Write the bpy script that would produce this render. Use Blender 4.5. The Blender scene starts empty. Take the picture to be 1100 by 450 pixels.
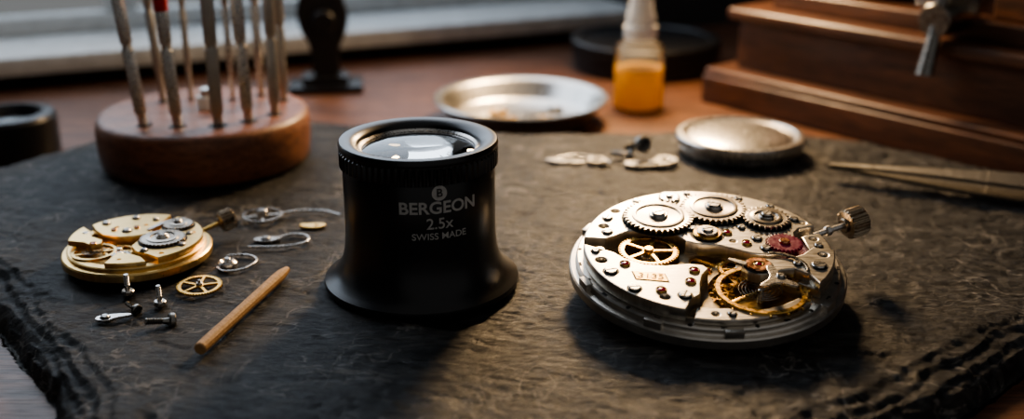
import bpy, bmesh, math, random
import numpy as np
from mathutils import Vector, Matrix, Euler
random.seed(4); rng=np.random.RandomState(7)
C=bpy.context; D=bpy.data
PI=math.pi
# ---------------------------------------------------------------- materials
def nodes(name):
    m=D.materials.new(name); m.use_nodes=True
    nt=m.node_tree; b=nt.nodes['Principled BSDF']
    return m,nt,b
def N(nt,t,**k):
    n=nt.nodes.new(t)
    for a,v in k.items():
        if a in n.inputs: n.inputs[a].default_value=v
        else: setattr(n,a,v)
    return n
def ramp(nt,fac,stops):
    r=nt.nodes.new('ShaderNodeValToRGB')
    while len(r.color_ramp.elements)<len(stops): r.color_ramp.elements.new(0.5)
    for e,(p,c) in zip(r.color_ramp.elements,stops):
        e.position=p; e.color=(c[0],c[1],c[2],1) if not isinstance(c,float) else (c,c,c,1)
    nt.links.new(fac,r.inputs[0]); return r
def coords(nt,scale=(1,1,1),rot=(0,0,0)):
    tc=nt.nodes.new('ShaderNodeTexCoord'); mp=nt.nodes.new('ShaderNodeMapping')
    mp.inputs['Scale'].default_value=scale; mp.inputs['Rotation'].default_value=rot
    nt.links.new(tc.outputs['Object'],mp.inputs[0]); return mp.outputs[0]
def simple(name,col,metal=0,rough=.5,nscale=8,var=.15,bump=0.0,stretch=(1,1,1),rvar=.1,coat=0):
    m,nt,b=nodes(name)
    co=coords(nt,stretch)
    n=N(nt,'ShaderNodeTexNoise',Scale=nscale,Detail=4.0); nt.links.new(co,n.inputs['Vector'])
    lo=[c*(1-var) for c in col]; hi=[min(1,c*(1+var)) for c in col]
    r=ramp(nt,n.outputs['Fac'],[(.3,lo),(.7,hi)])
    nt.links.new(r.outputs[0],b.inputs['Base Color'])
    rr=ramp(nt,n.outputs['Fac'],[(.3,max(.02,rough-rvar)),(.7,min(1.0,rough+rvar))])
    nt.links.new(rr.outputs[0],b.inputs['Roughness'])
    b.inputs['Metallic'].default_value=metal
    if coat: b.inputs['Coat Weight'].default_value=coat; b.inputs['Coat Roughness'].default_value=.15
    if bump:
        bp=N(nt,'ShaderNodeBump',Strength=.6,Distance=bump); nt.links.new(n.outputs['Fac'],bp.inputs['Height'])
        nt.links.new(bp.outputs[0],b.inputs['Normal'])
    return m
def wood(name,dark,mid,light,stretch=(.12,1.2,1.2),rough=.35,coat=.3,rot=(0,0,0),bump=.02):
    m,nt,b=nodes(name)
    co=coords(nt,stretch,rot)
    n=N(nt,'ShaderNodeTexNoise',Scale=2.2,Detail=8.0,Roughness=.65,Distortion=.6); nt.links.new(co,n.inputs['Vector'])
    r=ramp(nt,n.outputs['Fac'],[(.3,dark),(.5,mid),(.72,light)])
    n2=N(nt,'ShaderNodeTexNoise',Scale=14.0,Detail=5.0); nt.links.new(co,n2.inputs['Vector'])
    r2=ramp(nt,n2.outputs['Fac'],[(.35,.45),(.6,1.0)])
    mx=nt.nodes.new('ShaderNodeMixRGB'); mx.blend_type='MULTIPLY'; mx.inputs[0].default_value=.8
    nt.links.new(r.outputs[0],mx.inputs[1]); nt.links.new(r2.outputs[0],mx.inputs[2])
    nt.links.new(mx.outputs[0],b.inputs['Base Color'])
    rr=ramp(nt,n2.outputs['Fac'],[(.3,rough+.15),(.7,rough)]); nt.links.new(rr.outputs[0],b.inputs['Roughness'])
    bp=N(nt,'ShaderNodeBump',Strength=.4,Distance=bump); nt.links.new(n2.outputs['Fac'],bp.inputs['Height'])
    nt.links.new(bp.outputs[0],b.inputs['Normal'])
    b.inputs['Coat Weight'].default_value=coat; b.inputs['Coat Roughness'].default_value=.25
    return m
M={}
M['table']=wood('table_walnut',(.04,.017,.009),(.13,.052,.024),(.25,.11,.052),rough=.42,coat=.08)
M['block']=wood('block_cherry',(.12,.042,.017),(.23,.083,.036),(.33,.135,.062),stretch=(.25,1.0,2.0),rough=.42,coat=.15)
M['mahog']=wood('box_mahogany',(.040,.016,.008),(.105,.042,.020),(.19,.077,.036),stretch=(.12,1.4,1.4),rough=.38,coat=.2)
M['peg']=wood('pegwood',(.42,.22,.08),(.56,.32,.13),(.68,.42,.19),stretch=(.5,5,5),rough=.55,coat=0)
M['black']=simple('black_plastic',(.010,.010,.011),0,.30,30,.0,0,(1,1,1),.0)
M['blackmet']=simple('black_metal',(.014,.014,.015),.3,.38,20,.1)
M['print']=simple('print_silver',(.48,.47,.45),0,.5,30,.1)
M['dark']=simple('dark_recess',(.012,.01,.008),.2,.6)  # near-black shade painted for recesses, slots and holes; also engraving, ferrules
M['silver']=simple('silver_plate',(.62,.58,.51),1,.34,3,.14,.004,(1,14,1),.07)
M['silver2']=simple('silver_rim',(.66,.62,.56),1,.36,5,.12,.003,(1,1,8),.06)
M['silverdull']=simple('silver_base',(.34,.28,.20),1,.4,14,.25,.006)
M['steel']=simple('steel',(.60,.58,.55),1,.28,10,.12,.002,(1,6,1))
M['tweezer']=simple('tweezer_steel',(.50,.47,.42),1,.40,10,.1,.003,(1,6,1))
M['steeldk']=simple('steel_dark',(.28,.27,.25),1,.3,12,.2)
M['brass']=simple('brass',(.76,.47,.14),1,.30,10,.1)
M['gold']=simple('gold_plate',(.82,.58,.25),1,.32,5,.1,.004,(1,10,1),.05)
M['golddk']=simple('gold_base',(.40,.25,.08),1,.38,12,.3,.004)
M['crownmet']=simple('crown_metal',(.36,.29,.21),1,.32,12,.2)
M['copper']=simple('copper',(.80,.40,.22),1,.25)
M['ruby']=simple('ruby',(.30,.004,.045),0,.10,10,.1,coat=.4)
M['rubyw']=simple('ruby_wheel',(.20,.006,.045),0,.35,12,.15)
M['red']=simple('red_ring',(.45,.02,.015),0,.35)
M['white']=simple('sill_paint',(.55,.57,.57),0,.5,2,.12,.01)
M['cap']=simple('cap_plastic',(.85,.82,.76),0,.4,2,.05)
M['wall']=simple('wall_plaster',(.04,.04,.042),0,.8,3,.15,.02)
M['floor']=wood('floor_boards',(.03,.02,.012),(.06,.035,.02),(.09,.05,.03),rough=.5,coat=0)
def ringbrush(name,col,rough=.28):
    m,nt,b=nodes(name)
    co=coords(nt)
    g=N(nt,'ShaderNodeTexWave',wave_type='RINGS',rings_direction='Z',Scale=14.0,Distortion=1.5); nt.links.new(co,g.inputs['Vector'])
    r=ramp(nt,g.outputs['Fac'],[(0,[c*.7 for c in col]),(1,col)]); nt.links.new(r.outputs[0],b.inputs['Base Color'])
    bp=N(nt,'ShaderNodeBump',Strength=.3,Distance=.004); nt.links.new(g.outputs['Fac'],bp.inputs['Height']); nt.links.new(bp.outputs[0],b.inputs['Normal'])
    b.inputs['Metallic'].default_value=1; b.inputs['Roughness'].default_value=rough
    return m
M['ratchet']=ringbrush('ratchet_steel',(.56,.51,.44))
def glass(name,col,rough=0.0,ior=1.48):
    m,nt,b=nodes(name); b.inputs['Base Color'].default_value=(*col,1)
    b.inputs['Transmission Weight'].default_value=1; b.inputs['Roughness'].default_value=rough; b.inputs['IOR'].default_value=ior
    return m
M['glass']=glass('clear_glass',(.95,.97,.96))
def thin(name,tint,refl=.12,haze=0,hcol=(.8,.78,.7)):
    m,nt,b=nodes(name)
    tr=nt.nodes.new('ShaderNodeBsdfTransparent'); tr.inputs[0].default_value=(*tint,1); gl=nt.nodes.new('ShaderNodeBsdfGlossy'); gl.inputs['Roughness'].default_value=.06
    base=tr.outputs[0]
    if haze:
        tl=nt.nodes.new('ShaderNodeBsdfTranslucent'); tl.inputs[0].default_value=(*hcol,1); m0=nt.nodes.new('ShaderNodeMixShader'); m0.inputs[0].default_value=haze
        nt.links.new(tr.outputs[0],m0.inputs[1]); nt.links.new(tl.outputs[0],m0.inputs[2]); base=m0.outputs[0]
    lw=nt.nodes.new('ShaderNodeLayerWeight'); lw.inputs[0].default_value=refl; ms=nt.nodes.new('ShaderNodeMixShader'); nt.links.new(lw.outputs['Fresnel'],ms.inputs[0])
    nt.links.new(base,ms.inputs[1]); nt.links.new(gl.outputs[0],ms.inputs[2]); nt.links.new(ms.outputs[0],nt.nodes['Material Output'].inputs[0]); return m
M['thin']=thin('bottle_glass_clear',(.98,.98,.96),.12,.16)
m,nt,b=nodes('amber_oil')
tl=nt.nodes.new('ShaderNodeBsdfTranslucent'); tl.inputs[0].default_value=(1,.68,.20,1); ms=nt.nodes.new('ShaderNodeMixShader'); ms.inputs[0].default_value=.6
b.inputs['Base Color'].default_value=(1,.62,.16,1); b.inputs['Transmission Weight'].default_value=.0; b.inputs['Roughness'].default_value=.2
nt.links.new(b.outputs[0],ms.inputs[1]); nt.links.new(tl.outputs[0],ms.inputs[2]); nt.links.new(ms.outputs[0],nt.nodes['Material Output'].inputs[0]); M['oil']=m
M['frost']=glass('frosted_dropper',(.92,.90,.84),.4,1.2)
M['frost'].node_tree.nodes['Principled BSDF'].inputs['Transmission Weight'].default_value=.15
def slate_mat():
    m,nt,b=nodes('slate')
    co=coords(nt)
    co2=coords(nt,(.45,1.5,1),(0,0,.45))
    co3=coords(nt,(1,2.8,1),(0,0,.35))
    n1=N(nt,'ShaderNodeTexNoise',Scale=1.6,Detail=12.0,Roughness=.74,Distortion=.5); nt.links.new(co2,n1.inputs['Vector'])
    n2=N(nt,'ShaderNodeTexNoise',Scale=3.2,Detail=10.0,Roughness=.75); nt.links.new(co3,n2.inputs['Vector'])
    n3=N(nt,'ShaderNodeTexNoise',Scale=.45,Detail=3.0); nt.links.new(co,n3.inputs['Vector'])
    base=ramp(nt,n1.outputs['Fac'],[(.39,(.013,.014,.015)),(.50,(.042,.042,.042)),(.60,(.115,.109,.101))])
    sp_=ramp(nt,n2.outputs['Fac'],[(.42,.38),(.56,1.25)])
    mm=nt.nodes.new('ShaderNodeMixRGB'); mm.blend_type='MULTIPLY'; mm.inputs[0].default_value=1; nt.links.new(base.outputs[0],mm.inputs[1]); nt.links.new(sp_.outputs[0],mm.inputs[2])
    def veins(scale,dist,w,rot,st,det=4.0):
        c=coords(nt,st,rot); v=N(nt,'ShaderNodeTexNoise',Scale=scale,Detail=det,Distortion=dist); nt.links.new(c,v.inputs['Vector'])
        return ramp(nt,v.outputs['Fac'],[(.5-w,0.0),(.5,1.0),(.5+w,0.0)])
    def MX(a,c,op='MAXIMUM'):
        x=nt.nodes.new('ShaderNodeMath'); x.operation=op; nt.links.new(a,x.inputs[0]); nt.links.new(c,x.inputs[1]); return x.outputs[0]
    v1=veins(.55,1.0,.012,(0,0,.9),(1,.45,1)); v2=veins(.9,.5,.011,(0,0,-.6),(.4,1,1)); v3=veins(1.3,.4,.010,(0,0,.2),(.35,1.3,1))
    vv=MX(MX(v1.outputs[0],v2.outputs[0]),v3.outputs[0])
    msk=ramp(nt,n3.outputs['Fac'],[(.46,.05),(.54,1.0)]); n2m=ramp(nt,n2.outputs['Fac'],[(.42,0.0),(.52,1.0)])
    vm=MX(MX(vv,msk.outputs[0],'MULTIPLY'),n2m.outputs[0],'MULTIPLY')
    mx=nt.nodes.new('ShaderNodeMixRGB'); nt.links.new(vm,mx.inputs[0]); nt.links.new(mm.outputs[0],mx.inputs[1]); mx.inputs[2].default_value=(.40,.37,.33,1)
    nt.links.new(mx.outputs[0],b.inputs['Base Color'])
    rr=ramp(nt,n2.outputs['Fac'],[(.40,.34),(.60,.62)]); nt.links.new(rr.outputs[0],b.inputs['Roughness'])
    b1=N(nt,'ShaderNodeBump',Strength=1.0,Distance=.6); nt.links.new(n1.outputs['Fac'],b1.inputs['Height'])
    b2=N(nt,'ShaderNodeBump',Strength=1.0,Distance=.28); nt.links.new(n2.outputs['Fac'],b2.inputs['Height']); nt.links.new(b1.outputs[0],b2.inputs['Normal'])
    nt.links.new(b2.outputs[0],b.inputs['Normal'])
    b.inputs['Specular IOR Level'].default_value=.55
    return m
M['slate']=slate_mat()
# ---------------------------------------------------------------- geometry helpers
def empty(name,loc=(0,0,0),rot=(0,0,0),s=1):
    e=D.objects.new(name,None); C.collection.objects.link(e); e.location=loc; e.rotation_euler=rot; e.scale=(s,s,s); e.empty_display_size=.3; return e
def fin(name,me,mat,parent=None,loc=(0,0,0),rot=(0,0,0),sharp=32):
    o=D.objects.new(name,me); C.collection.objects.link(o)
    me.materials.clear(); me.materials.append(M[mat] if isinstance(mat,str) else mat)
    for p in me.polygons: p.use_smooth=True
    me.set_sharp_from_angle(angle=math.radians(sharp))
    o.location=loc; o.rotation_euler=rot
    if parent: o.parent=parent
    return o
def lathe(name,prof,mat,parent=None,loc=(0,0,0),rot=(0,0,0),seg=96,ridge=None,sharp=32):
    vs=[];fs=[];n=len(prof)
    for i in range(seg):
        a=2*PI*i/seg
        for j,(r,z) in enumerate(prof):
            rr=r
            if ridge and j in ridge[0]: rr=r-(ridge[1] if (i%4)>=2 else 0)
            vs.append((rr*math.cos(a),rr*math.sin(a),z))
    for i in range(seg):
        k=(i+1)%seg
        for j in range(n-1): fs.append((i*n+j,k*n+j,k*n+j+1,i*n+j+1))
    me=D.meshes.new(name); me.from_pydata(vs,[],fs)
    bm=bmesh.new(); bm.from_mesh(me); bmesh.ops.remove_doubles(bm,verts=bm.verts,dist=1e-5)
    bmesh.ops.dissolve_degenerate(bm,edges=bm.edges,dist=1e-6); bmesh.ops.recalc_face_normals(bm,faces=bm.faces)
    bm.to_mesh(me); bm.free()
    return fin(name,me,mat,parent,loc,rot,sharp)
def cyl(name,r,z0,z1,mat,parent=None,loc=(0,0,0),rot=(0,0,0),bev=.02,seg=48,ridge=None):
    b=min(bev,r*.4,(z1-z0)*.4)
    return lathe(name,[(0,z0),(r-b,z0),(r,z0+b),(r,z1-b),(r-b,z1),(0,z1)],mat,parent,loc,rot,seg,ridge)
def box(name,dx,dy,dz,mat,parent=None,loc=(0,0,0),rot=(0,0,0),bev=.03,seg=2):
    bm=bmesh.new(); bmesh.ops.create_cube(bm,size=1)
    for v in bm.verts: v.co=Vector((v.co.x*dx,v.co.y*dy,v.co.z*dz))
    if bev: bmesh.ops.bevel(bm,geom=bm.edges[:],offset=bev,segments=seg,profile=.6,affect='EDGES')
    me=D.meshes.new(name); bm.to_mesh(me); bm.free()
    return fin(name,me,mat,parent,loc,rot)
def from_curve(cu):
    o=D.objects.new('tmp',cu); C.collection.objects.link(o); C.view_layer.update()
    me=D.meshes.new_from_object(o.evaluated_get(C.evaluated_depsgraph_get())); D.objects.remove(o); D.curves.remove(cu); return me
def prism(name,loops,z0,z1,mat,parent=None,loc=(0,0,0),rot=(0,0,0),bev=.015,sharp=30):
    cu=D.curves.new(name,'CURVE'); cu.dimensions='2D'; cu.fill_mode='BOTH'
    for L in loops:
        s=cu.splines.new('POLY'); s.points.add(len(L)-1)
        for p,(x,y) in zip(s.points,L): p.co=(x,y,0,1)
        s.use_cyclic_u=True
    h=(z1-z0)/2; bev=min(bev,h*.6)
    cu.extrude=h-bev; cu.bevel_depth=bev; cu.bevel_resolution=1; cu.offset=-bev
    me=from_curve(cu); me.name=name
    for v in me.vertices: v.co.z+=(z0+z1)/2
    return fin(name,me,mat,parent,loc,rot,sharp)
def tube(name,pts,r,mat,parent=None,loc=(0,0,0),rot=(0,0,0),taper=None,res=3,flat=1):
    cu=D.curves.new(name,'CURVE'); cu.dimensions='3D'; cu.bevel_depth=r; cu.bevel_resolution=res; cu.use_fill_caps=True
    s=cu.splines.new('POLY'); s.points.add(len(pts)-1)
    for i,(p,q) in enumerate(zip(s.points,pts)):
        p.co=(*q,1); p.radius=taper[i] if taper else 1
    me=from_curve(cu); me.name=name
    return fin(name,me,mat,parent,loc,rot,50)
def circ(x,y,r,n=40,a0=0,a1=2*PI):
    return [(x+r*math.cos(a0+(a1-a0)*i/n),y+r*math.sin(a0+(a1-a0)*i/n)) for i in range(n)]
def arc(r,d0,d1,n=24,x=0,y=0):
    return [(x+r*math.cos(math.radians(d0+(d1-d0)*i/n)),y+r*math.sin(math.radians(d0+(d1-d0)*i/n))) for i in range(n+1)]
def gearloop(r,t,dep):
    L=[]
    for i in range(t):
        a=2*PI*i/t; w=2*PI/t
        for f,rr in ((.0,r-dep),(.22,r-dep),(.38,r),(.62,r),(.82,r-dep)):
            L.append((rr*math.cos(a+w*f),rr*math.sin(a+w*f)))
    return L
def smooth(L,it=2):
    for _ in range(it):
        o=[]
        for i in range(len(L)):
            a=L[i]; b=L[(i+1)%len(L)]
            o+= [(a[0]*.75+b[0]*.25,a[1]*.75+b[1]*.25),(a[0]*.25+b[0]*.75,a[1]*.25+b[1]*.75)]
        L=o
    return L
def spokeloops(ri,ro,n,w):
    out=[]
    for k in range(n):
        a0=2*PI*k/n; a1=2*PI*(k+1)/n
        L=[]
        da=w/2/ro; di=w/2/ri
        L+=[(ro*math.cos(a0+da+(a1-a0-2*da)*i/12),ro*math.sin(a0+da+(a1-a0-2*da)*i/12)) for i in range(13)]
        L+=[(ri*math.cos(a1-di-(a1-a0-2*di)*i/6),ri*math.sin(a1-di-(a1-a0-2*di)*i/6)) for i in range(7)]
        out.append(L)
    return out
def gear(name,x,y,z,r,teeth,mat,parent,th=.07,spokes=0,hub=.12,dep=None,rz=0.0,hubmat='steel',shade_disc=False):
    dep=dep or r*.12
    loops=[gearloop(r,teeth,dep)]
    if spokes: loops+=spokeloops(max(hub*1.3,r*.2),r-dep-r*.13,spokes,r*.13)
    if shade_disc: cyl(name+'_recess',r+.035,0,.012,'dark',parent,(x,y,z-.004),bev=.002,seg=64)  # flat dark disc paints a shaded gap under the gear; nothing is sunk
    prism(name,loops,.02 if shade_disc else 0,th,mat,parent,(x,y,z),(0,0,rz),bev=.008)
    if shade_disc:
        lathe(name+'_bevel',[(r-dep-.10,th-.005),(r-dep-.10,th+.02),(r-dep-.14,th+.03),(r-dep-.18,th+.03),(r-dep-.20,th-.005)],mat,parent,(x,y,z),seg=64)
    cyl(name+'_hub',hub,th-.01,th+.05,hubmat,parent,(x,y,z),seg=32,bev=.015)
def screw(parent,x,y,z,r=.12,ang=0.5,mat='steel',h=.05,name='screw'):
    cyl(name+'_sink_shade',r*1.3,0,.006,'dark',parent,(x,y,z-.001),seg=24,bev=.001)  # flat dark disc painting the shade of a countersink
    cyl(name,r,0,h,mat,parent,(x,y,z),seg=32,bev=.02)
    box(name+'_slot',r*1.8,r*.26,.01,'dark',parent,(x,y,z+h-.001),(0,0,ang),bev=0)  # raised dark bar painting the shade inside an uncut slot
def jewel(parent,x,y,z,r=.09,ring='brass'):
    lathe('jewel_ring',[(r*.8,0),(r*1.25,0),(r*1.25,.03),(r*1.1,.04),(r*.9,.02),(r*.8,0)],ring,parent,(x,y,z),seg=24)
    lathe('jewel',[(r,0),(r,.012),(r*.7,.03),(0,.036)],'ruby',parent,(x,y,z),seg=24)
# ---------------------------------------------------------------- slate slab
def vnoise(X,Y,sc,seed,lin=False):
    r=np.random.RandomState(seed); G=r.rand(256,256)
    x=X/sc+100; y=Y/sc+100; xi=np.floor(x).astype(int); yi=np.floor(y).astype(int); fx=x-xi; fy=y-yi
    if not lin: fx=fx*fx*(3-2*fx); fy=fy*fy*(3-2*fy)
    g=lambda a,b:G[a%256,b%256]
    return ((g(xi,yi)*(1-fx)+g(xi+1,yi)*fx)*(1-fy)+(g(xi,yi+1)*(1-fx)+g(xi+1,yi+1)*fx)*fy)*2-1
def rot(X,Y,a): return X*math.cos(a)-Y*math.sin(a), X*math.sin(a)+Y*math.cos(a)
def fbm(X,Y,sc,seed,o=4,g=.55,lin=False):
    t=0;am=1;s=0
    for i in range(o):
        A,B=rot(X,Y,.7+1.3*i+seed*.37); t=t+am*vnoise(A,B,sc,seed+i*7,lin); s+=am; am*=g; sc*=.47
    return t/s
def slab():
    P=np.array([(-5.4,13.0),(2.4,12.6),(5.2,15.0),(10.1,18.8),(15.6,23.2),(16.0,26.0),(13.2,29.0),(10.5,31.7),(7,32.9),(3,32.5),(-2,32.6),(-7,34.2),(-11.4,33.2),(-13.2,30.4),(-15.6,27),(-15,24.6),(-12.6,22.7),(-10.7,20.7),(-8.5,17.8),(-7.1,15.4)])
    st=.05
    xs=np.arange(-17,17,st); ys=np.arange(11.8,35.5,st); X,Y=np.meshgrid(xs,ys)
    d=np.full(X.shape,1e9); inside=np.zeros(X.shape,bool)
    for i in range(len(P)):
        a=P[i]; b=P[(i+1)%len(P)]; ab=b-a
        t=np.clip(((X-a[0])*ab[0]+(Y-a[1])*ab[1])/(ab@ab),0,1)
        d=np.minimum(d,np.hypot(X-a[0]-t*ab[0],Y-a[1]-t*ab[1]))
        c=((a[1]>Y)!=(b[1]>Y))&(X<(b[0]-a[0])*(Y-a[1])/(b[1]-a[1]+1e-12)+a[0]); inside^=c
    d=np.where(inside,d,-d)
    front=1/(1+np.exp((Y-24.5)*1.2))
    am=.3+.7*front
    H=.7; w=(.12+.62*front)*(1+.6*fbm(X,Y,2.6,5,2))
    z=np.full(X.shape,-H)
    shared=.30*fbm(X,Y,2.2,90,5,.5,True)
    d0=None
    wt=[.52,.16,.12,.12,.08]; pos=[0,.10,.30,.62,1.0]
    for i in range(5):
        dn=d+am*(shared+.16*fbm(X,Y,.9,30+i*3,4,.55,True))
        if i==0: d0=dn
        z=z+H*wt[i]*np.clip((dn-w*pos[i])/(.05+.06*(vnoise(X,Y,.8,60+i)+1)),0,1)
    edge=np.clip(1-(d/(w*1.3+.1)),0,1)
    z=z-edge*.05*(fbm(X,Y,.7,70,4,.6,True)+.6)
    ca_,sa_=math.cos(.35),math.sin(.35); U=(X*ca_-Y*sa_); V=(X*sa_+Y*ca_)
    rel=.040*np.abs(vnoise(U*.35,V,.42,21))+.036*np.abs(vnoise(U*.4,V,.17,22))+.016*(vnoise(X,Y,.11,24)+1)*.5
    top=-rel-.008*(vnoise(X,Y,3,9)+1)
    for sd,th in ((12,.30),(33,.36),(55,.42)):
        fl=fbm(X,Y,3.0,sd,5,.5,True); top-=.04*np.clip((fl-th)*16,0,1)
    z=z+top
    z=np.where(d0<0,-H,np.maximum(z,-H+.001))
    keep=d0>-.09
    ny,nx=X.shape
    fm=keep[:-1,:-1]&keep[1:,:-1]&keep[:-1,1:]&keep[1:,1:]
    idg=np.arange(nx*ny).reshape(ny,nx)
    F=np.stack([idg[:-1,:-1][fm],idg[:-1,1:][fm],idg[1:,1:][fm],idg[1:,:-1][fm]],1)
    used=np.unique(F); remap=-np.ones(nx*ny,int); remap[used]=np.arange(len(used)); F=remap[F]
    V=np.stack([X.ravel()[used],Y.ravel()[used],z.ravel()[used]],1)
    me=D.meshes.new('slate_slab'); me.from_pydata(V.tolist(),[],F.tolist())
    return fin('slate_slab',me,'slate',sharp=40)
slab()
# ---------------------------------------------------------------- room
WA=math.atan2(.388,.922); O=Vector((-19,40.0,0)); wd=Vector((.922,.388,0)); wn=Vector((-.388,.922,0))
def wbox(name,s0,s1,n0,n1,z0,z1,mat,parent=None,bev=.05):
    c=O+wd*(s0+s1)/2+wn*(n0+n1)/2; c.z=(z0+z1)/2
    return box(name,s1-s0,n1-n0,z1-z0,mat,parent,c,(0,0,WA),bev)
def w2(s,n): p=O+wd*s+wn*n; return (p.x,p.y)
tb=empty('workbench')
prism('bench_top',[[w2(-14,1.3),(-30.5,5),(34,5),w2(62,1.3)]],-3.9,-.7,'table',tb,bev=.15)
for (x,y) in ((-26,9),(30,9),(-26,36),(30,56)): box('bench_leg',4,4,71,'table',tb,(x,y,-39.4),bev=.2)
wbox('floor',-60,110,-80,20,-76,-75,'floor',bev=0)
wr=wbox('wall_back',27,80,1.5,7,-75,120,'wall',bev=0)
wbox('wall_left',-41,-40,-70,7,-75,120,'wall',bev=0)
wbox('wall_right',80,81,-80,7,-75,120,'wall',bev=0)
wi=empty('window_1')
wbox('under_sill_panel',-40,27,1.5,7,-75,-.12,'wall',wi,bev=0) 
wbox('lintel',-40,27,1.5,7,75,120,'wall',wi,bev=0)
wbox('sill_board',-38,26.8,-.4,5,-.1,.6,'white',wi,.12)
wbox('bottom_rail',-38,26.8,3.6,4.6,.61,1.35,'white',wi,.1)
wbox('top_rail',-38,26.8,3.6,4.6,72,74.5,'white',wi,.1)
for s in (-37,-16,5,25.6): wbox('mullion',s-.6,s+.6,3.7,4.5,1.3,72,'white',wi,.1)
M['pane']=thin('window_glass',(.95,.97,.98),.1)
wbox('pane',-37,25.6,4.05,4.15,1.3,72.5,'pane',wi,0)
# ---------------------------------------------------------------- loupe
lp=empty('loupe',(-1.86,21.3,0),(0,0,0))
seg=4*70
lathe('flared_body',[(1.6,0),(1.93,0),(1.985,.03),(2.0,.09),(1.985,.15),(1.90,.21),(1.78,.30),(1.68,.43),(1.60,.60),(1.55,.82),(1.525,1.1),(1.52,1.6),(1.52,2.50),(1.50,2.54),(1.30,2.54),(1.30,.4),(1.6,0)],'black',lp,seg=128,sharp=40)
lathe('knurled_collar',[(1.30,2.55),(1.54,2.55),(1.58,2.57),(1.58,2.86),(1.545,2.89),(1.545,2.92),(1.585,2.95),(1.585,3.02),(1.555,3.06),(1.48,3.07),(1.36,3.05),(1.25,2.99),(1.20,2.93),(1.20,2.62),(1.30,2.55)],'black',lp,seg=seg,ridge=({2,3},.045),sharp=40)
lathe('retaining_ring',[(1.198,2.80),(1.198,2.90),(1.17,2.92),(1.13,2.88),(1.13,2.80),(1.198,2.80)],'steel',lp,seg=96)
lathe('glass_lens',[(0,2.62),(.6,2.66),(1.0,2.76),(1.15,2.82),(1.15,2.85),(1.0,2.90),(.7,2.95),(.35,2.985),(0,2.995)],'glass',lp,seg=96,sharp=60)
lathe('inner_baffle',[(0,1.3),(1.0,1.3),(1.02,1.33),(1.29,1.6)],'blackmet',lp,seg=64)
def wraptext(txt,size,z,ang,R,mat,name,bold=0.0,ext=.006,dr=0,sx=1):
    cu=D.curves.new(name,'FONT'); cu.body=txt; cu.size=size; cu.align_x='CENTER'; cu.align_y='CENTER'; cu.extrude=ext; cu.offset=bold
    me=from_curve(cu); me.name=name
    for v in me.vertices:
        a=-PI/2+ang+v.co.x*sx/R; rr=R+.006+dr+v.co.z
        v.co=Vector((rr*math.cos(a),rr*math.sin(a),z+v.co.y))
    fin(name,me,mat,lp)
TA=.33
wraptext('BERGEON',.33,2.10,TA,1.52,'print','print_line_a',.007,sx=1.06)
wraptext('2.5x',.31,1.78,TA,1.52,'print','print_line_b',.002)
wraptext('SWISS MADE',.185,1.53,TA,1.52,'print','print_line_c',.001,sx=1.05)
a=-PI/2+TA
dsk=lathe('print_disc',[(0,.012),(.15,.012),(.15,0)],'print',lp,(1.515*math.cos(a),1.515*math.sin(a),2.40),(PI/2,0,TA),seg=32)
wraptext('B',.23,2.40,TA,1.52,'black','print_letter',0,.004,.014)
# ---------------------------------------------------------------- big movement
mv=empty('watch_movement',(3.88,20.65,.34),(math.radians(7),0,0),.975)
lathe('main_plate',[(0,0),(2.62,0),(2.70,.06),(2.80,.10),(2.80,.27),(2.77,.30),(2.68,.31),(2.66,.34),(2.66,.42),(2.63,.45),(2.35,.45),(2.35,.30),(0,.30)],'silver2',mv,seg=160)
cyl('dial_side_hub',1.0,-.02,.02,'steel',mv)
bal=(.80,-1.50)
mid=[circ(0,0,2.36,120),circ(bal[0],bal[1]+.1,.98,48)[::-1],circ(-1.20,-.02,.62,32)[::-1],smooth([(0.0,.2),(.9,-.3),(1.9,.1),(2.0,-.3),(1.3,-.42),(.5,-.38),(-.3,-.45),(-.45,-.1)][::-1],2)]
prism('lower_bridge_plate',mid,.29,.47,'silverdull',mv,bev=.01)
cyl('cavity_floor',2.3,.26,.305,'golddk',mv)
TOP=.74
def plate(name,L,z0,z1,holes=(),mat='silver',bev=.03,sm=0):
    if sm: L=smooth(L,sm)
    prism(name,[L]+[circ(h[0],h[1],h[2],24)[::-1] for h in holes],z0,z1,mat,mv,bev=bev)
A=arc(2.52,172,20,40)+[(2.02,.75),(1.88,.55),(1.84,.25),(1.72,-.05),(1.50,-.28),(1.15,-.38),(.85,-.32),(.55,-.15),(.25,.02),(-.1,.05),(-.42,.20),(-.58,.50),(-.85,.66),(-1.25,.70),(-1.62,.60),(-1.85,.42),(-2.05,.30)]
plate('barrel_bridge',A,.45,TOP,[(-2.05,.85,.10),(-1.75,1.55,.09),(2.15,1.0,.07),(.55,.2,.06),(1.62,.35,.07)])
B=arc(2.52,177,252,30)+[(-.62,-2.05),(-.42,-1.85),(-.36,-1.45),(-.28,-1.15),(-.12,-.90),(-.2,-.74),(-.5,-.68),(-.95,-.76),(-1.35,-.72),(-1.7,-.50),(-1.92,-.22)]
plate('train_bridge',B,.45,TOP-.02,[(-2.2,-.55,.11),(-1.1,-1.95,.10),(-2.2,-.1,.06)])
Cc=arc(2.5,-8,-42,20)+[(1.75,-1.30),(1.50,-1.10),(1.25,-1.15),(1.05,-1.30),(.8,-1.34),(.58,-1.22),(.5,-.98),(.6,-.78),(.82,-.68),(1.1,-.70),(1.45,-.70),(1.8,-.52),(2.05,-.25)]
plate('balance_cock',Cc,.62,.84,[(2.2,-.55,.09)])
plate('cock_foot',arc(2.5,-8,-40,16)+arc(2.0,-40,-8,16),.45,.63)
Dd=arc(2.52,15,-4,10)+[(2.05,-.1),(2.02,.50)]
plate('keyless_cover',Dd,.45,TOP-.06,[(2.25,.4,.08)])
Ee=arc(2.55,-104,-50,20)+arc(2.28,-50,-80,10)+arc(2.12,-88,-104,6)
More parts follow.
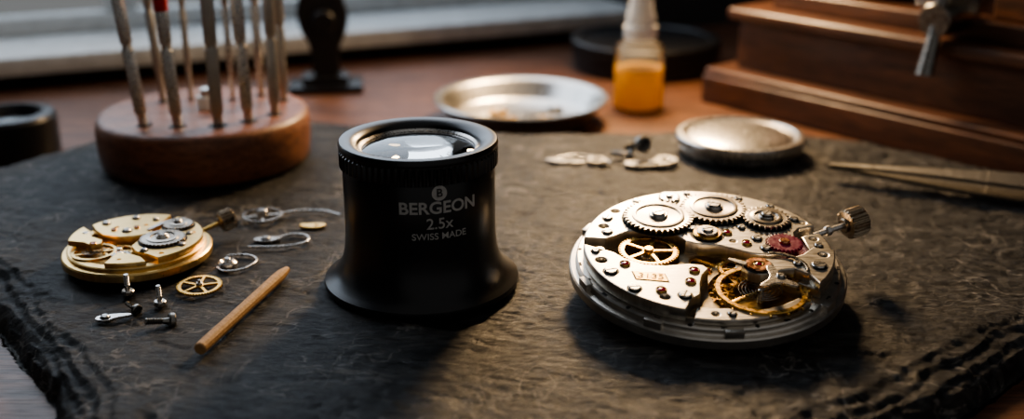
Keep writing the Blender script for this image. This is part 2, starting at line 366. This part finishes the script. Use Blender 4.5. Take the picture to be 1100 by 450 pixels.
plate('lower_rim_plate',Ee,.45,.58,[(-.2,-2.33,.07)])
gear('ratchet_wheel',-.88,1.16,TOP,.74,38,'ratchet',mv,.10,hub=.2,dep=.085,shade_disc=True); screw(mv,-.88,1.16,TOP+.14,.15,.4)
gear('crown_wheel',.36,1.56,TOP,.70,36,'ratchet',mv,.10,hub=.2,dep=.085,shade_disc=True); screw(mv,.36,1.56,TOP+.14,.15,-.3)
gear('click_wheel',1.40,1.10,TOP,.50,26,'ratchet',mv,.09,hub=.16,dep=.065,shade_disc=True); screw(mv,1.40,1.10,TOP+.14,.11,.9)
gear('idler_wheel',-.52,2.14,TOP,.24,18,'steel',mv,.06,hub=.08,dep=.05)
cyl('center_shade_disc',.36,0,.01,'dark',mv,(.06,.48,TOP-.003),bev=.002)  # dark disc painting shade around the boss
cyl('center_boss',.30,0,.06,'brass',mv,(.06,.48,TOP)); cyl('center_boss_cap',.22,0,.05,'steel',mv,(.06,.48,TOP+.06)); screw(mv,.06,.48,TOP+.10,.12,.2,'steel')
gear('third_wheel',-1.20,-.02,.60,.62,48,'brass',mv,.05,spokes=5,hub=.10,dep=.05,hubmat='brass')
gear('third_wheel_pinion',-1.20,-.02,.34,.2,12,'steel',mv,.22,hub=.06)
gear('center_wheel',.25,-.32,.36,.78,64,'brass',mv,.05,spokes=5,hub=.13,dep=.05,hubmat='brass')
gear('ruby_driving_wheel',1.50,.15,.50,.62,40,'rubyw',mv,.07,hub=.12,dep=.05,hubmat='copper')
gear('ruby_driving_wheel_top',1.56,.06,TOP-.01,.38,28,'rubyw',mv,.06,hub=.11,dep=.04,hubmat='copper')
gear('fourth_wheel',.55,-.56,.48,.42,40,'brass',mv,.04,spokes=4,hub=.08,dep=.04)
gear('escape_wheel',.0,-1.25,.34,.35,15,'brass',mv,.04,spokes=4,hub=.06,dep=.1)
lathe('balance_rim',[(.78,0),(.87,0),(.88,.015),(.88,.085),(.87,.10),(.78,.10),(.77,.085),(.77,.015),(.78,0)],'brass',mv,(*bal,.52),seg=96)
for k in range(16):
    aa=2*PI*k/16; cyl('balance_rim_screw',.03,0,.07,'brass',mv,(bal[0]+.87*math.cos(aa),bal[1]+.87*math.sin(aa),.57),(0,PI/2,aa),seg=10,bev=.008)
box('balance_arm',1.62,.09,.04,'brass',mv,(*bal,.57),(0,0,.6),.01)
cyl('balance_staff',.06,.3,.62,'steel',mv,(*bal,0))
tube('hairspring',[(bal[0]+(.08+.36*i/220)*math.cos(i*.16),bal[1]+(.08+.36*i/220)*math.sin(i*.16),.60) for i in range(220)],.008,'steeldk',mv,res=1)
cyl('regulator_shade_disc',.30,0,.01,'dark',mv,(.82,-1.0,.838),bev=.002)  # dark disc painting shade around the regulator ring
lathe('regulator_ring',[(.12,0),(.24,0),(.25,.02),(.24,.05),(.12,.05),(.12,0)],'copper',mv,(.82,-1.0,.845),seg=40)
jewel(mv,.82,-1.0,.86,.08,'brass')
prism('regulator_arm',[smooth([(1.0,-1.05),(1.1,-1.1),(1.15,-1.55),(1.45,-1.8),(1.35,-1.9),(1.05,-1.7),(.75,-1.9),(.65,-1.83),(.95,-1.55),(.92,-1.15)],1)],.86,.91,'steel',mv,bev=.01)
prism('stud_arm',[smooth([(.62,-.95),(.3,-.78),(.22,-.85),(.55,-1.1)],1)],.86,.91,'steel',mv,bev=.01)
prism('swan_spring',[smooth(arc(.62,-10,95,14,1.15,-1.15)+arc(.56,95,-10,14,1.15,-1.15),0)],.86,.90,'steeldk',mv,bev=.006)
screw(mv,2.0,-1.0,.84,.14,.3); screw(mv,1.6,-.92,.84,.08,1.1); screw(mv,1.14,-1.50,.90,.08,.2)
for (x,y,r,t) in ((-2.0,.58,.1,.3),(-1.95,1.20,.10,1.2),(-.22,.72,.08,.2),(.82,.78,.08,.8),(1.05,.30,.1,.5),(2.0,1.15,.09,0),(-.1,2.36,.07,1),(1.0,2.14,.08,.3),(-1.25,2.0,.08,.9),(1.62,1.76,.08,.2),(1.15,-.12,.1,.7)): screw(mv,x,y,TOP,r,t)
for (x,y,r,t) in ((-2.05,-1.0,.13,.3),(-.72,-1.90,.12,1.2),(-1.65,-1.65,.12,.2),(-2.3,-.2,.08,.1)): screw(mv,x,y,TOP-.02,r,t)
for (x,y) in ((-1.75,-.72),(-.42,-.98),(-.55,-1.40),(-1.15,-1.72)): jewel(mv,x,y,TOP-.02,.09)
for (x,y) in ((.80,.10),(.48,.55)): jewel(mv,x,y,TOP,.085)
jewel(mv,2.28,-.25,.70,.07)
for (x,y) in ((2.28,.1),(.1,-2.33)): screw(mv,x,y,.68 if x>2 else .58,.08,.5)
jewel(mv,-.08,-.55,.47,.08)
prism('plaque_shade',[[(-1.65,-1.00),(-1.00,-1.10),(-.95,-1.43),(-1.60,-1.32)]],TOP-.03,TOP-.012,'dark',mv,bev=.002)  # dark sheet painting a shaded border around the plaque
prism('engraved_plaque',[[(-1.62,-1.02),(-1.02,-1.12),(-.98,-1.40),(-1.58,-1.30)]],TOP-.03,TOP-.005,'brass',mv,bev=.004)
cu=D.curves.new('engraving','FONT'); cu.body='3135'; cu.size=.26; cu.extrude=.003; me=from_curve(cu); fin('engraving',me,'dark',mv,(-1.56,-1.26,TOP-.002),(0,0,-.16))
for k in range(26):
    aa=math.radians(k*13.8+6); 
    (box('rim_slot',.05,.12,.012,'dark',mv,(2.45*math.cos(aa)*1.065,2.45*math.sin(aa)*1.065,.452),(0,0,aa),0) if k%2 else cyl('rim_hole_shade',.045,.44,.456,'dark',mv,(2.6*math.cos(aa),2.6*math.sin(aa),0),seg=16,bev=.004))  # dark bars and dots painting the shade of uncut slots and holes
for aa in (-160,-120,-88,-40,200,150,60): 
    t=math.radians(aa); box('rim_lug',.16,.36,.16,'silver2',mv,(2.68*math.cos(t),2.68*math.sin(t),.38),(0,0,t),.02)
ca=math.radians(22)
stem=empty('stem_assembly',(2.45*math.cos(ca),2.45*math.sin(ca),.42),(0,PI/2-.12,ca)); stem.parent=mv
cyl('stem',.06,0,1.05,'steel',stem,seg=24); cyl('stem_collar',.11,.45,.58,'steel',stem,seg=24)
lathe('crown',[(0,.90),(.14,.90),(.16,.92),(.16,.96),(.29,.98),(.33,1.02),(.33,1.36),(.29,1.40),(.12,1.43),(0,1.43)],'crownmet',stem,seg=4*20,ridge=({5,6},.05))
# ---------------------------------------------------------------- gold movement
gmv=empty('gilt_watch_movement',(-8.08,22.4,0.02),(0,0,0))
lathe('gilt_plate',[(0,0),(1.42,0),(1.50,.05),(1.56,.10),(1.56,.24),(1.53,.27),(1.44,.28),(1.44,.34),(1.41,.36),(1.25,.36),(1.25,.28),(0,.28)],'gold',gmv,seg=128)
cyl('gilt_floor',1.26,.25,.285,'golddk',gmv,seg=64)
def gp(name,L,z0,z1,holes=(),mat='gold'):
    prism(name,[L]+[circ(h[0],h[1],h[2],20)[::-1] for h in holes],z0,z1,mat,gmv,bev=.02)
gp('gilt_barrel_bridge',arc(1.38,150,75,20)+[(.30,.95),(.15,.55),(.25,.25),(.0,.05),(-.35,-.02),(-.75,.1),(-1.0,.38)],.30,.52,[(-.6,.55,.05),(0,.7,.05)])
gp('gilt_ratchet_bridge',arc(1.38,68,-55,30)+[(.55,-.95),(.25,-.8),(.05,-.5),(.1,-.15),(.32,.05),(.35,.4),(.42,.9)],.30,.50,[(1.15,.3,.05),(.8,-.9,.05)])
gp('gilt_balance_cock',arc(1.38,160,195,10)+[(-.95,-.45),(-.75,-.62),(-.58,-.5),(-.62,-.3),(-.9,-.12),(-1.05,.2)],.42,.56)
gp('gilt_lower_bridge',arc(1.38,-65,-100,12)+[(-.2,-1.0),(-.15,-.75),(.15,-.85),(.4,-1.0)],.30,.46,[(.0,-1.15,.04)])
gear('gilt_ratchet_wheel',.62,-.18,.50,.48,34,'ratchet',gmv,.07,hub=.14,dep=.045,shade_disc=True); screw(gmv,.62,-.18,.61,.10,.4)
gear('gilt_crown_wheel',.72,.66,.50,.33,26,'ratchet',gmv,.07,hub=.1,dep=.04,shade_disc=True); screw(gmv,.72,.66,.61,.08,1)
lathe('gilt_balance_rim',[(.40,0),(.46,0),(.46,.06),(.40,.06),(.40,0)],'gold',gmv,(-.72,-.58,.34),seg=64)
box('gilt_balance_arm',.84,.06,.03,'gold',gmv,(-.72,-.58,.37),(0,0,.4),.008)
tube('gilt_hairspring',[(-.72+(.05+.2*i/120)*math.cos(i*.2),-.58+(.05+.2*i/120)*math.sin(i*.2),.42) for i in range(120)],.008,'steeldk',gmv,res=1)
gear('gilt_train_wheel',-.25,-.42,.32,.34,36,'gold',gmv,.04,spokes=4,hub=.06)
gear('gilt_escape_wheel',-.1,-.75,.38,.2,15,'steel',gmv,.03,spokes=4,hub=.04,dep=.05)
jewel(gmv,-.72,-.58,.56,.06)
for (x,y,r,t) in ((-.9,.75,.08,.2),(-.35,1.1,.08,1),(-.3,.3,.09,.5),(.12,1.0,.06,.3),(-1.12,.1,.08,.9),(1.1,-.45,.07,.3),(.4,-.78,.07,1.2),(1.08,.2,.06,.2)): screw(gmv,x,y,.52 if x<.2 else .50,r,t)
for (x,y) in ((-.6,.35),(-.15,.5)): jewel(gmv,x,y,.515,.05)
prism('click_spring',[smooth([(.1,.35),(.35,.9),(.75,1.1),(.8,1.05),(.42,.82),(.2,.32)],1)],.52,.55,'steel',gmv,bev=.006)
ca=math.radians(40)
st2=empty('gilt_stem_assembly',(1.35*math.cos(ca),1.35*math.sin(ca),.24),(0,PI/2-.2,ca)); st2.parent=gmv
cyl('gilt_stem',.045,0,.65,'brass',st2,seg=20); 
lathe('gilt_crown',[(0,.55),(.10,.55),(.12,.58),(.21,.60),(.25,.64),(.25,.88),(.21,.92),(0,.94)],'crownmet',st2,seg=4*18,ridge=({4,5},.04))
# ---------------------------------------------------------------- loose parts left
lw=empty('loose_gear_wheel',(-6.36,20.85,.0),(math.radians(3),0,.3)); gear('rim',0,0,.04,.46,50,'brass',lw,.05,spokes=5,hub=.07,dep=.035); cyl('arbor',.035,-.02,.2,'steel',lw,seg=12)
def loose_screw(loc,rot,s=1,mat='steel'):
    e=empty('watch_screw',loc,rot,s); cyl('head',.13,.34,.44,mat,e,seg=28,bev=.02); box('slot_shade',.24,.035,.01,'dark',e,(0,0,.44),(0,0,.4),0)  # bar on the head is slot shade painted dark, not a cut
    prof=[(0,0),(.045,0)]; z=.02
    while z<.26: prof+=[(.055,z),(.042,z+.015)]; z+=.03
    prof+=[(.055,.34),(0,.34)]
    lathe('thread',prof,mat,e,seg=16)
    return e
loose_screw((-7.72,20.55,.44),(PI,0,.3),.98,'steel')
loose_screw((-6.93,20.05,.42),(PI,0,.8),.95,'steel')
loose_screw((-6.92,19.1,.10),(math.radians(100),0,2.0),1.25,'steeldk')
loose_screw((-7.55,19.95,.09),(math.radians(98),0,.9),.85,'steeldk')
lc=empty('click_lever',(-7.7,19.4,0)); prism('lever',[smooth([(-.25,-.12),(.0,-.15),(.12,0),(.38,.1),(.36,.2),(.05,.16),(-.1,.12),(-.27,.05)],1)],.0,.05,'steel',lc,bev=.01); screw(lc,-.08,-.02,.05,.08,.3)
def sp(pts,n=8):
    out=[]
    P=[pts[0]]+pts+[pts[-1]]
    for i in range(1,len(P)-2):
        for k in range(n):
            t=k/n; p0,p1,p2,p3=[Vector(q) for q in P[i-1:i+3]]
            out.append(tuple(.5*((2*p1)+(p2-p0)*t+(2*p0-5*p1+4*p2-p3)*t*t+(3*p1-p0-3*p2+p3)*t**3)))
    out.append(pts[-1]); return out
bw=empty('loose_balance_wheel',(-5.95,25.0,0)); 
lathe('rim',[(.42,0.02),(.48,.02),(.48,.08),(.42,.08),(.42,.02)],'steel',bw,seg=48); box('arm',.88,.07,.03,'steel',bw,(0,0,.05),(0,0,.3)); box('arm_b',.88,.07,.03,'steel',bw,(0,0,.05),(0,0,1.8)); cyl('hub',.12,0,.2,'steel',bw,seg=24)
tube('tail_spring',sp([(.4,.1,.06),(.8,.3,.06),(1.4,.3,.06),(1.85,.0,.06)]),.03,'steel',bw)
gb=empty('gilt_bridge_piece',(-4.65,24.35,0)); prism('piece',[smooth([(-.3,-.08),(.1,-.2),(.32,-.02),(.28,.14),(-.05,.12),(-.3,.1)],2),circ(.1,-.02,.05,12)[::-1]],0,.06,'brass',gb,bev=.01)
rs=empty('click_spring_part',(-5.5,23.5,0)); prism('foot',[smooth([(-.35,-.12),(0,-.18),(.25,-.05),(.3,.12),(-.05,.1),(-.3,.1)],2)],0,.06,'steel',rs,bev=.01); screw(rs,-.05,-.03,.06,.09,.4)
tube('wire',sp([(.2,0,.05),(.45,.25,.05),(.8,.2,.05),(.92,-.1,.05),(.75,-.35,.05),(.3,-.5,.05),(-.35,-.5,.05)]),.028,'steel',rs)
rg=empty('regulator_spring_part',(-5.95,21.95,0)); 
lathe('collet',[(.1,0),(.2,0),(.2,.12),(.15,.16),(.1,.12),(.1,0)],'steel',rg,(-.1,0,0),seg=32); cyl('stud',.07,0,.22,'steel',rg,(-.1,0,0),seg=20)
tube('wire',sp([(-.3,-.1,.04),(-.1,-.3,.04),(.25,-.2,.04),(.45,.2,.04),(.35,.5,.04),(.05,.62,.04),(-.25,.55,.04)]),.026,'steel',rg)
pa=Vector((-5.58,17.9,.13)); pb=Vector((-4.70,21.55,.13)); L=(pb-pa).length
ps=empty('pegwood_stick',pa,(pb-pa).to_track_quat('Z','Y').to_euler())
ss=lathe('stick',[(0,0),(.10,0),(.12,.03),(.125,.2),(.12,L*.5),(.125,L-.5),(.115,L-.32),(.07,L-.02),(0,L)],'peg',ps,seg=12,sharp=25)
# ---------------------------------------------------------------- loose parts behind
l2=empty('setting_lever_spring',(1.7,29.3,0)); prism('lever',[smooth([(-.8,.1),(-.5,-.12),(-.1,-.2),(.3,-.1),(.35,.02),(0,.02),(-.4,.15),(-.7,.3)],2),circ(-.15,-.08,.07,14)[::-1]],.0,.07,'steel',l2,bev=.015)
lathe('collet_ring',[(.16,.0),(.26,.0),(.27,.05),(.26,.12),(.16,.12),(.15,.05),(.16,0)],'steel',l2,(.62,-.05,0),seg=32)
tube('wire',sp([(-.5,.25,.05),(0,.5,.05),(.55,.4,.05),(.85,.1,.05),(1.0,-.15,.05)]),.03,'steel',l2)
l3=empty('bridge_bracket',(3.8,29.2,0),(0,0,.2),1.1); prism('bracket',[smooth([(-.7,-.25),(-.2,-.4),(.5,-.35),(.75,0),(.5,.4),(.2,.3),(.1,0),(-.3,.05),(-.7,.1)],2),circ(.4,-.03,.14,16)[::-1],circ(-.45,-.12,.07,16)[::-1]],0,.10,'steel',l3,bev=.02); screw(l3,.0,-.2,.10,.11,.4)
loose_screw((3.2,30.0,.24),(math.radians(70),0,.6),1.9,'steeldk')
loose_screw((2.75,29.75,.15),(math.radians(98),0,1.6),1.4,'steeldk')
# ---------------------------------------------------------------- screwdriver block
sb=empty('screwdriver_stand',(-8.45,29.7,0))
lathe('wooden_base',[(0,0),(2.6,0),(2.74,.06),(2.80,.16),(2.84,.5),(2.86,1.0),(2.83,1.25),(2.75,1.37),(2.6,1.41),(0,1.41)],'block',sb,seg=128,sharp=50)
drv=[(-9.58,28.1,.16,-5,0,0),(-9.8,30.6,.12,-3,1,1),(-8.67,28.0,.16,-2,2,0),(-9.08,30.8,.09,0,1,1),(-7.65,28.1,.17,0,1,0),(-7.9,30.8,.09,0,0,1),(-6.95,28.5,.16,-1,0,0),(-6.4,29.2,.15,1,1,0),(-7.2,31.3,.12,0,0,1),(-6.45,30.7,.13,1,1,0)]
for i,(x,y,r,tl,var,th) in enumerate(drv):
    e=empty('screwdriver',(x,y,1.2),(0,math.radians(tl),0))
    m='steel' if var!=1 else 'tweezer'
    b0=.5 if not th else 1.0
    lathe('handle',[(0,.0),(r*.75,0),(r*.75,.3),(r*.75,.4),(r*.8,b0),(r,b0+.08),(r,b0+1.7),(r*.8,b0+1.75),(r*.8,b0+1.85),(r,b0+1.9),(r,b0+3.4),(r*.7,b0+3.48),(r*.7,b0+3.65),(r*1.2,b0+3.7),(r*1.2,b0+4.0),(r*.9,b0+4.1),(0,b0+4.1)],m,e,seg=4*12,ridge=({5,6,9,10},r*.14))
    if var==2: lathe('colour_ring',[(r*1.0,b0+2.7),(r*1.12,b0+2.74),(r*1.12,b0+3.3),(r*1.0,b0+3.4)],'red',e,seg=32)
    lathe('hole_ferrule',[(r*.7,.205),(r*1.5,.205),(r*1.5,.225),(r*.7,.23)],'dark',e,seg=24)
    e.parent=sb; e.location=(x+8.45,y-29.7,1.2)
cyl('blade_holder_knob',.3,1.38,1.75,'cap',sb,(.1,.2,0))
cyl('blade_holder_cap',.2,1.75,1.95,'steel',sb,(.1,.2,0))
# ---------------------------------------------------------------- dish
Z=-.7
dd=empty('steel_dish',(.30,36.1,Z),(0,0,0),.96)
lathe('bowl',[(0,.0),(2.2,0),(2.32,.04),(2.62,.35),(2.82,.72),(2.98,.80),(3.02,.85),(2.98,.90),(2.80,.86),(2.70,.78),(2.45,.30),(2.25,.14),(0,.12)],'steel',dd,seg=128,sharp=50)
for (x,y,r) in ((.6,.2,.5),(-.8,.5,.35),(.2,-.8,.4),(1.2,.9,.3),(-.4,-.3,.25),(.9,-.5,.3)): gear('dish_part',x,y,.12,r,24,random.choice(['steel','brass','steeldk']),dd,.12,spokes=4)
screw(dd,-1.2,-.2,.12,.25,.3)
cc=empty('polished_case_back',(6.45,30.4,0),(0,0,0),.98)
lathe('case_ring',[(0,0),(1.62,0),(1.72,.06),(1.74,.2),(1.70,.24),(1.80,.28),(1.84,.34),(1.84,.50),(1.80,.55),(1.66,.56),(1.62,.52),(1.60,.42),(1.55,.42),(1.50,.50),(1.40,.53),(1.0,.60),(.5,.635),(0,.645)],'steel',cc,seg=128,sharp=25)
# tweezers
tv=Vector((13.3,26.0,0))-Vector((8.4,28.1,0)); ta=math.atan2(tv.y,tv.x)
tw=empty('tweezers',(8.4,28.1,0),(math.radians(14),0,ta))
def arm(name,sgn):
    n=160; vs=[];Lt=9.0
    for i in range(n+1):
        t=i/n; x=Lt*t
        hw=.02+.05*min(1,t/.12)+.24*min(1,max(0,(t-.12)/.38))-.05*max(0,(t-.8)/.2)
        off=sgn*(.03+.18*math.sin(min(1,t/.6)*PI/2)*(1 if t<.6 else 1-.8*(t-.6)/.4))
        th=.05
        rid=.015 if (.42<t<.72 and i%2) else 0
        for (a,bb) in ((-hw,-th),(hw,-th),(hw,th+rid),(-hw,th+rid)): vs.append((x,a,.32+off+bb))
    fs=[(0,1,2,3),tuple(4*n+k for k in (3,2,1,0))]
    for i in range(n):
        for k in range(4): fs.append((4*i+k,4*i+4+k,4*i+4+(k+1)%4,4*i+(k+1)%4))
    me=D.meshes.new(name); me.from_pydata(vs,[],fs); bm=bmesh.new(); bm.from_mesh(me); bmesh.ops.recalc_face_normals(bm,faces=bm.faces); bm.to_mesh(me); bm.free()
    fin(name,me,'tweezer',tw)
arm('upper_arm',1); arm('lower_arm',-1)
box('joint',.5,.5,.25,'tweezer',tw,(8.8,0,.32))
# oil bottle
ob=empty('oil_bottle',(4.38,37.9,Z))
R=.86
lathe('bottle_glass',[(0,0),(R-.1,0),(R,.08),(R,2.05),(R-.08,2.25),(.50,2.42),(.46,2.6)],'thin',ob,seg=64,sharp=50)
lathe('oil_fill',[(0,.06),(R-.12,.06),(R-.03,.12),(R-.03,1.45),(0,1.45)],'oil',ob,seg=64)
lathe('cap_collar',[(.36,2.45),(.55,2.45),(.57,2.49),(.57,2.85),(.5,2.9),(.36,2.9)],'cap',ob,seg=4*16,ridge=({2,3},.03))
lathe('dropper_bulb',[(0,2.85),(.50,2.85),(.50,3.2),(.42,3.42),(.38,3.9),(.30,4.25),(.14,4.42),(0,4.46)],'frost',ob,seg=48,sharp=60)
t1=empty('round_tin',(5.35,44.3,Z)); lathe('tin',[(0,0),(2.8,0),(2.9,.08),(2.9,.62),(2.98,.66),(2.98,1.15),(2.9,1.22),(2.6,1.22),(2.5,1.14),(0,1.14)],'blackmet',t1,seg=96)
t2=empty('eyeglass_ring',(-15.1,32.4,Z)); lathe('ring',[(.85,.2),(.85,0),(1.3,0),(1.38,.08),(1.38,1.15),(1.30,1.27),(1.0,1.3),(.92,1.2),(.85,1.0),(.85,.2)],'blackmet',t2,seg=80); lathe('ring_lens',[(0,.85),(.5,.9),(.86,.95),(.5,1.05),(0,1.1),(0,.85)],'glass',t2,seg=64,sharp=60)
bs=empty('holder_stand',(-6.9,40.6,Z),(0,0,.15))
box('foot',2.7,1.8,.28,'blackmet',bs,(0,0,.14),bev=.08); box('foot_riser',1.7,1.2,.3,'blackmet',bs,(0,0,.42),bev=.08)
prism('post',[smooth([(-.5,0),(.6,0),(.52,1.0),(.85,1.7),(.95,2.3),(.75,2.9),(.8,5.5),(-.65,5.5),(-.6,3.2),(-.95,2.6),(-.85,1.8),(-.45,1.1)],1)],-.35,.35,'blackmet',bs,(0,0,.5),(PI/2,0,0),bev=.08)
cyl('clamp_knob',.42,-.75,.75,'blackmet',bs,(.05,0,2.6),(PI/2,0,0),seg=32,bev=.06)
box('clamp_arm',2.2,.35,.35,'blackmet',bs,(.6,0,4.9),(0,-.5,0),.06)
# ---------------------------------------------------------------- wooden box base with clamp
ba=math.atan2(-.76,.65)
ch=empty('mahogany_tool_box',(6.7,38.7,Z),(0,0,ba))
Lx=20
def cbox(name,x0,x1,y0,y1,z0,z1,mat='mahog',bev=.06): box(name,x1-x0,y1-y0,z1-z0,mat,ch,((x0+x1)/2,(y0+y1)/2,(z0+z1)/2),bev=bev,seg=3)
cbox('plinth',0,Lx,0,9,0,1.0,bev=.1); cbox('plinth_mould',.05,Lx-.12,.06,8.9,.95,1.25,bev=.12)
cbox('box_body',.75,Lx-.55,.95,8.5,1.25,2.95,bev=.08)
cbox('top_board',.45,Lx-.3,.6,8.8,2.95,3.35,bev=.14)
cbox('upper_rail',1.6,Lx-1.5,1.6,7.5,3.35,3.95,bev=.1)
cbox('upper_block',2.0,4.6,2.0,7.0,3.95,6.9,bev=.12)
cbox('upper_block_b',9.2,Lx-2,2.0,7.0,3.95,5.6,bev=.12)
cyl('vise_screw',.28,0,4.8,'steeldk',ch,(4.5,3.0,4.9),(0,PI/2,0),seg=32)
cyl('vise_nut',.5,0,.5,'steeldk',ch,(7.6,3.0,4.9),(0,PI/2,0),seg=6)
tube('clamp_lever',[(8.3,.7,6.2),(8.3,.6,4.8),(8.3,.45,3.7),(8.3,.15,2.4)],.18,'steeldk',ch,taper=[.9,1,1,1.5]); cyl('lever_pivot',.5,-.2,1.6,'steeldk',ch,(8.3,.5,4.0),(-PI/2,0,0),seg=24)
box('clamp_jaw',2.0,.6,.5,'steeldk',ch,(8.3,1.2,4.5))
# ---------------------------------------------------------------- desk lamp (out of frame, supplies the warm light)
dl=empty('desk_lamp',(19,45,Z))
LP=Vector((4.5,42,12)); ld=(Vector((2.5,23,0))-LP).normalized()
cyl('lamp_base',3,0,.8,'blackmet',dl,bev=.2); tube('lamp_arm',[(0,0,.5),(0,0,27),(-14.7,-2.2,13.5)],.4,'blackmet',dl)
sh=lathe('lamp_shade',[(1.2,1.6),(1.6,1.4),(3.2,-1.6),(3.3,-1.7),(3.2,-1.7),(1.5,1.2),(1.1,1.5)],'blackmet',None,LP,(-ld).to_track_quat('Z','Y').to_euler(),seg=64)
C.view_layer.update(); sh.parent=dl; sh.matrix_parent_inverse=dl.matrix_world.inverted()
def area(name,loc,tgt,sx,sy,power,col,spread=180):
    l=D.lights.new(name,'AREA'); l.shape='RECTANGLE'; l.size=sx; l.size_y=sy; l.energy=power; l.color=col; l.spread=math.radians(spread)
    o=D.objects.new(name,l); C.collection.objects.link(o); o.location=loc; o.rotation_euler=(Vector(tgt)-Vector(loc)).to_track_quat('-Z','Y').to_euler(); return o
w=area('desk_lamp_light',LP+ld*1.4,(2.5,23,0),4.5,4.5,6900,(1.0,.68,.37),165); w.data.shape='DISK'
p=O+wd*6+wn*3; area('window_daylight',(p.x,p.y,18),(-4,24,0),34,26,8500,(.76,.86,1.0))
wl=D.worlds.new('evening_sky'); C.scene.world=wl; wl.use_nodes=True; wl.node_tree.nodes['Background'].inputs[0].default_value=(.54,.53,.52,1); wl.node_tree.nodes['Background'].inputs[1].default_value=.38
try: C.scene.view_settings.look='AgX - Medium High Contrast'
except Exception as ex: print(ex)
cd=D.cameras.new('camera'); cam=D.objects.new('camera',cd); C.collection.objects.link(cam); C.scene.camera=cam
cam.location=(0,0,9.3); cam.rotation_euler=(math.radians(70),0,0); cd.sensor_width=36; cd.lens=39.3; cd.clip_end=2000; cd.clip_start=.1
cd.dof.use_dof=True; cd.dof.focus_distance=21.8; cd.dof.aperture_fstop=.10
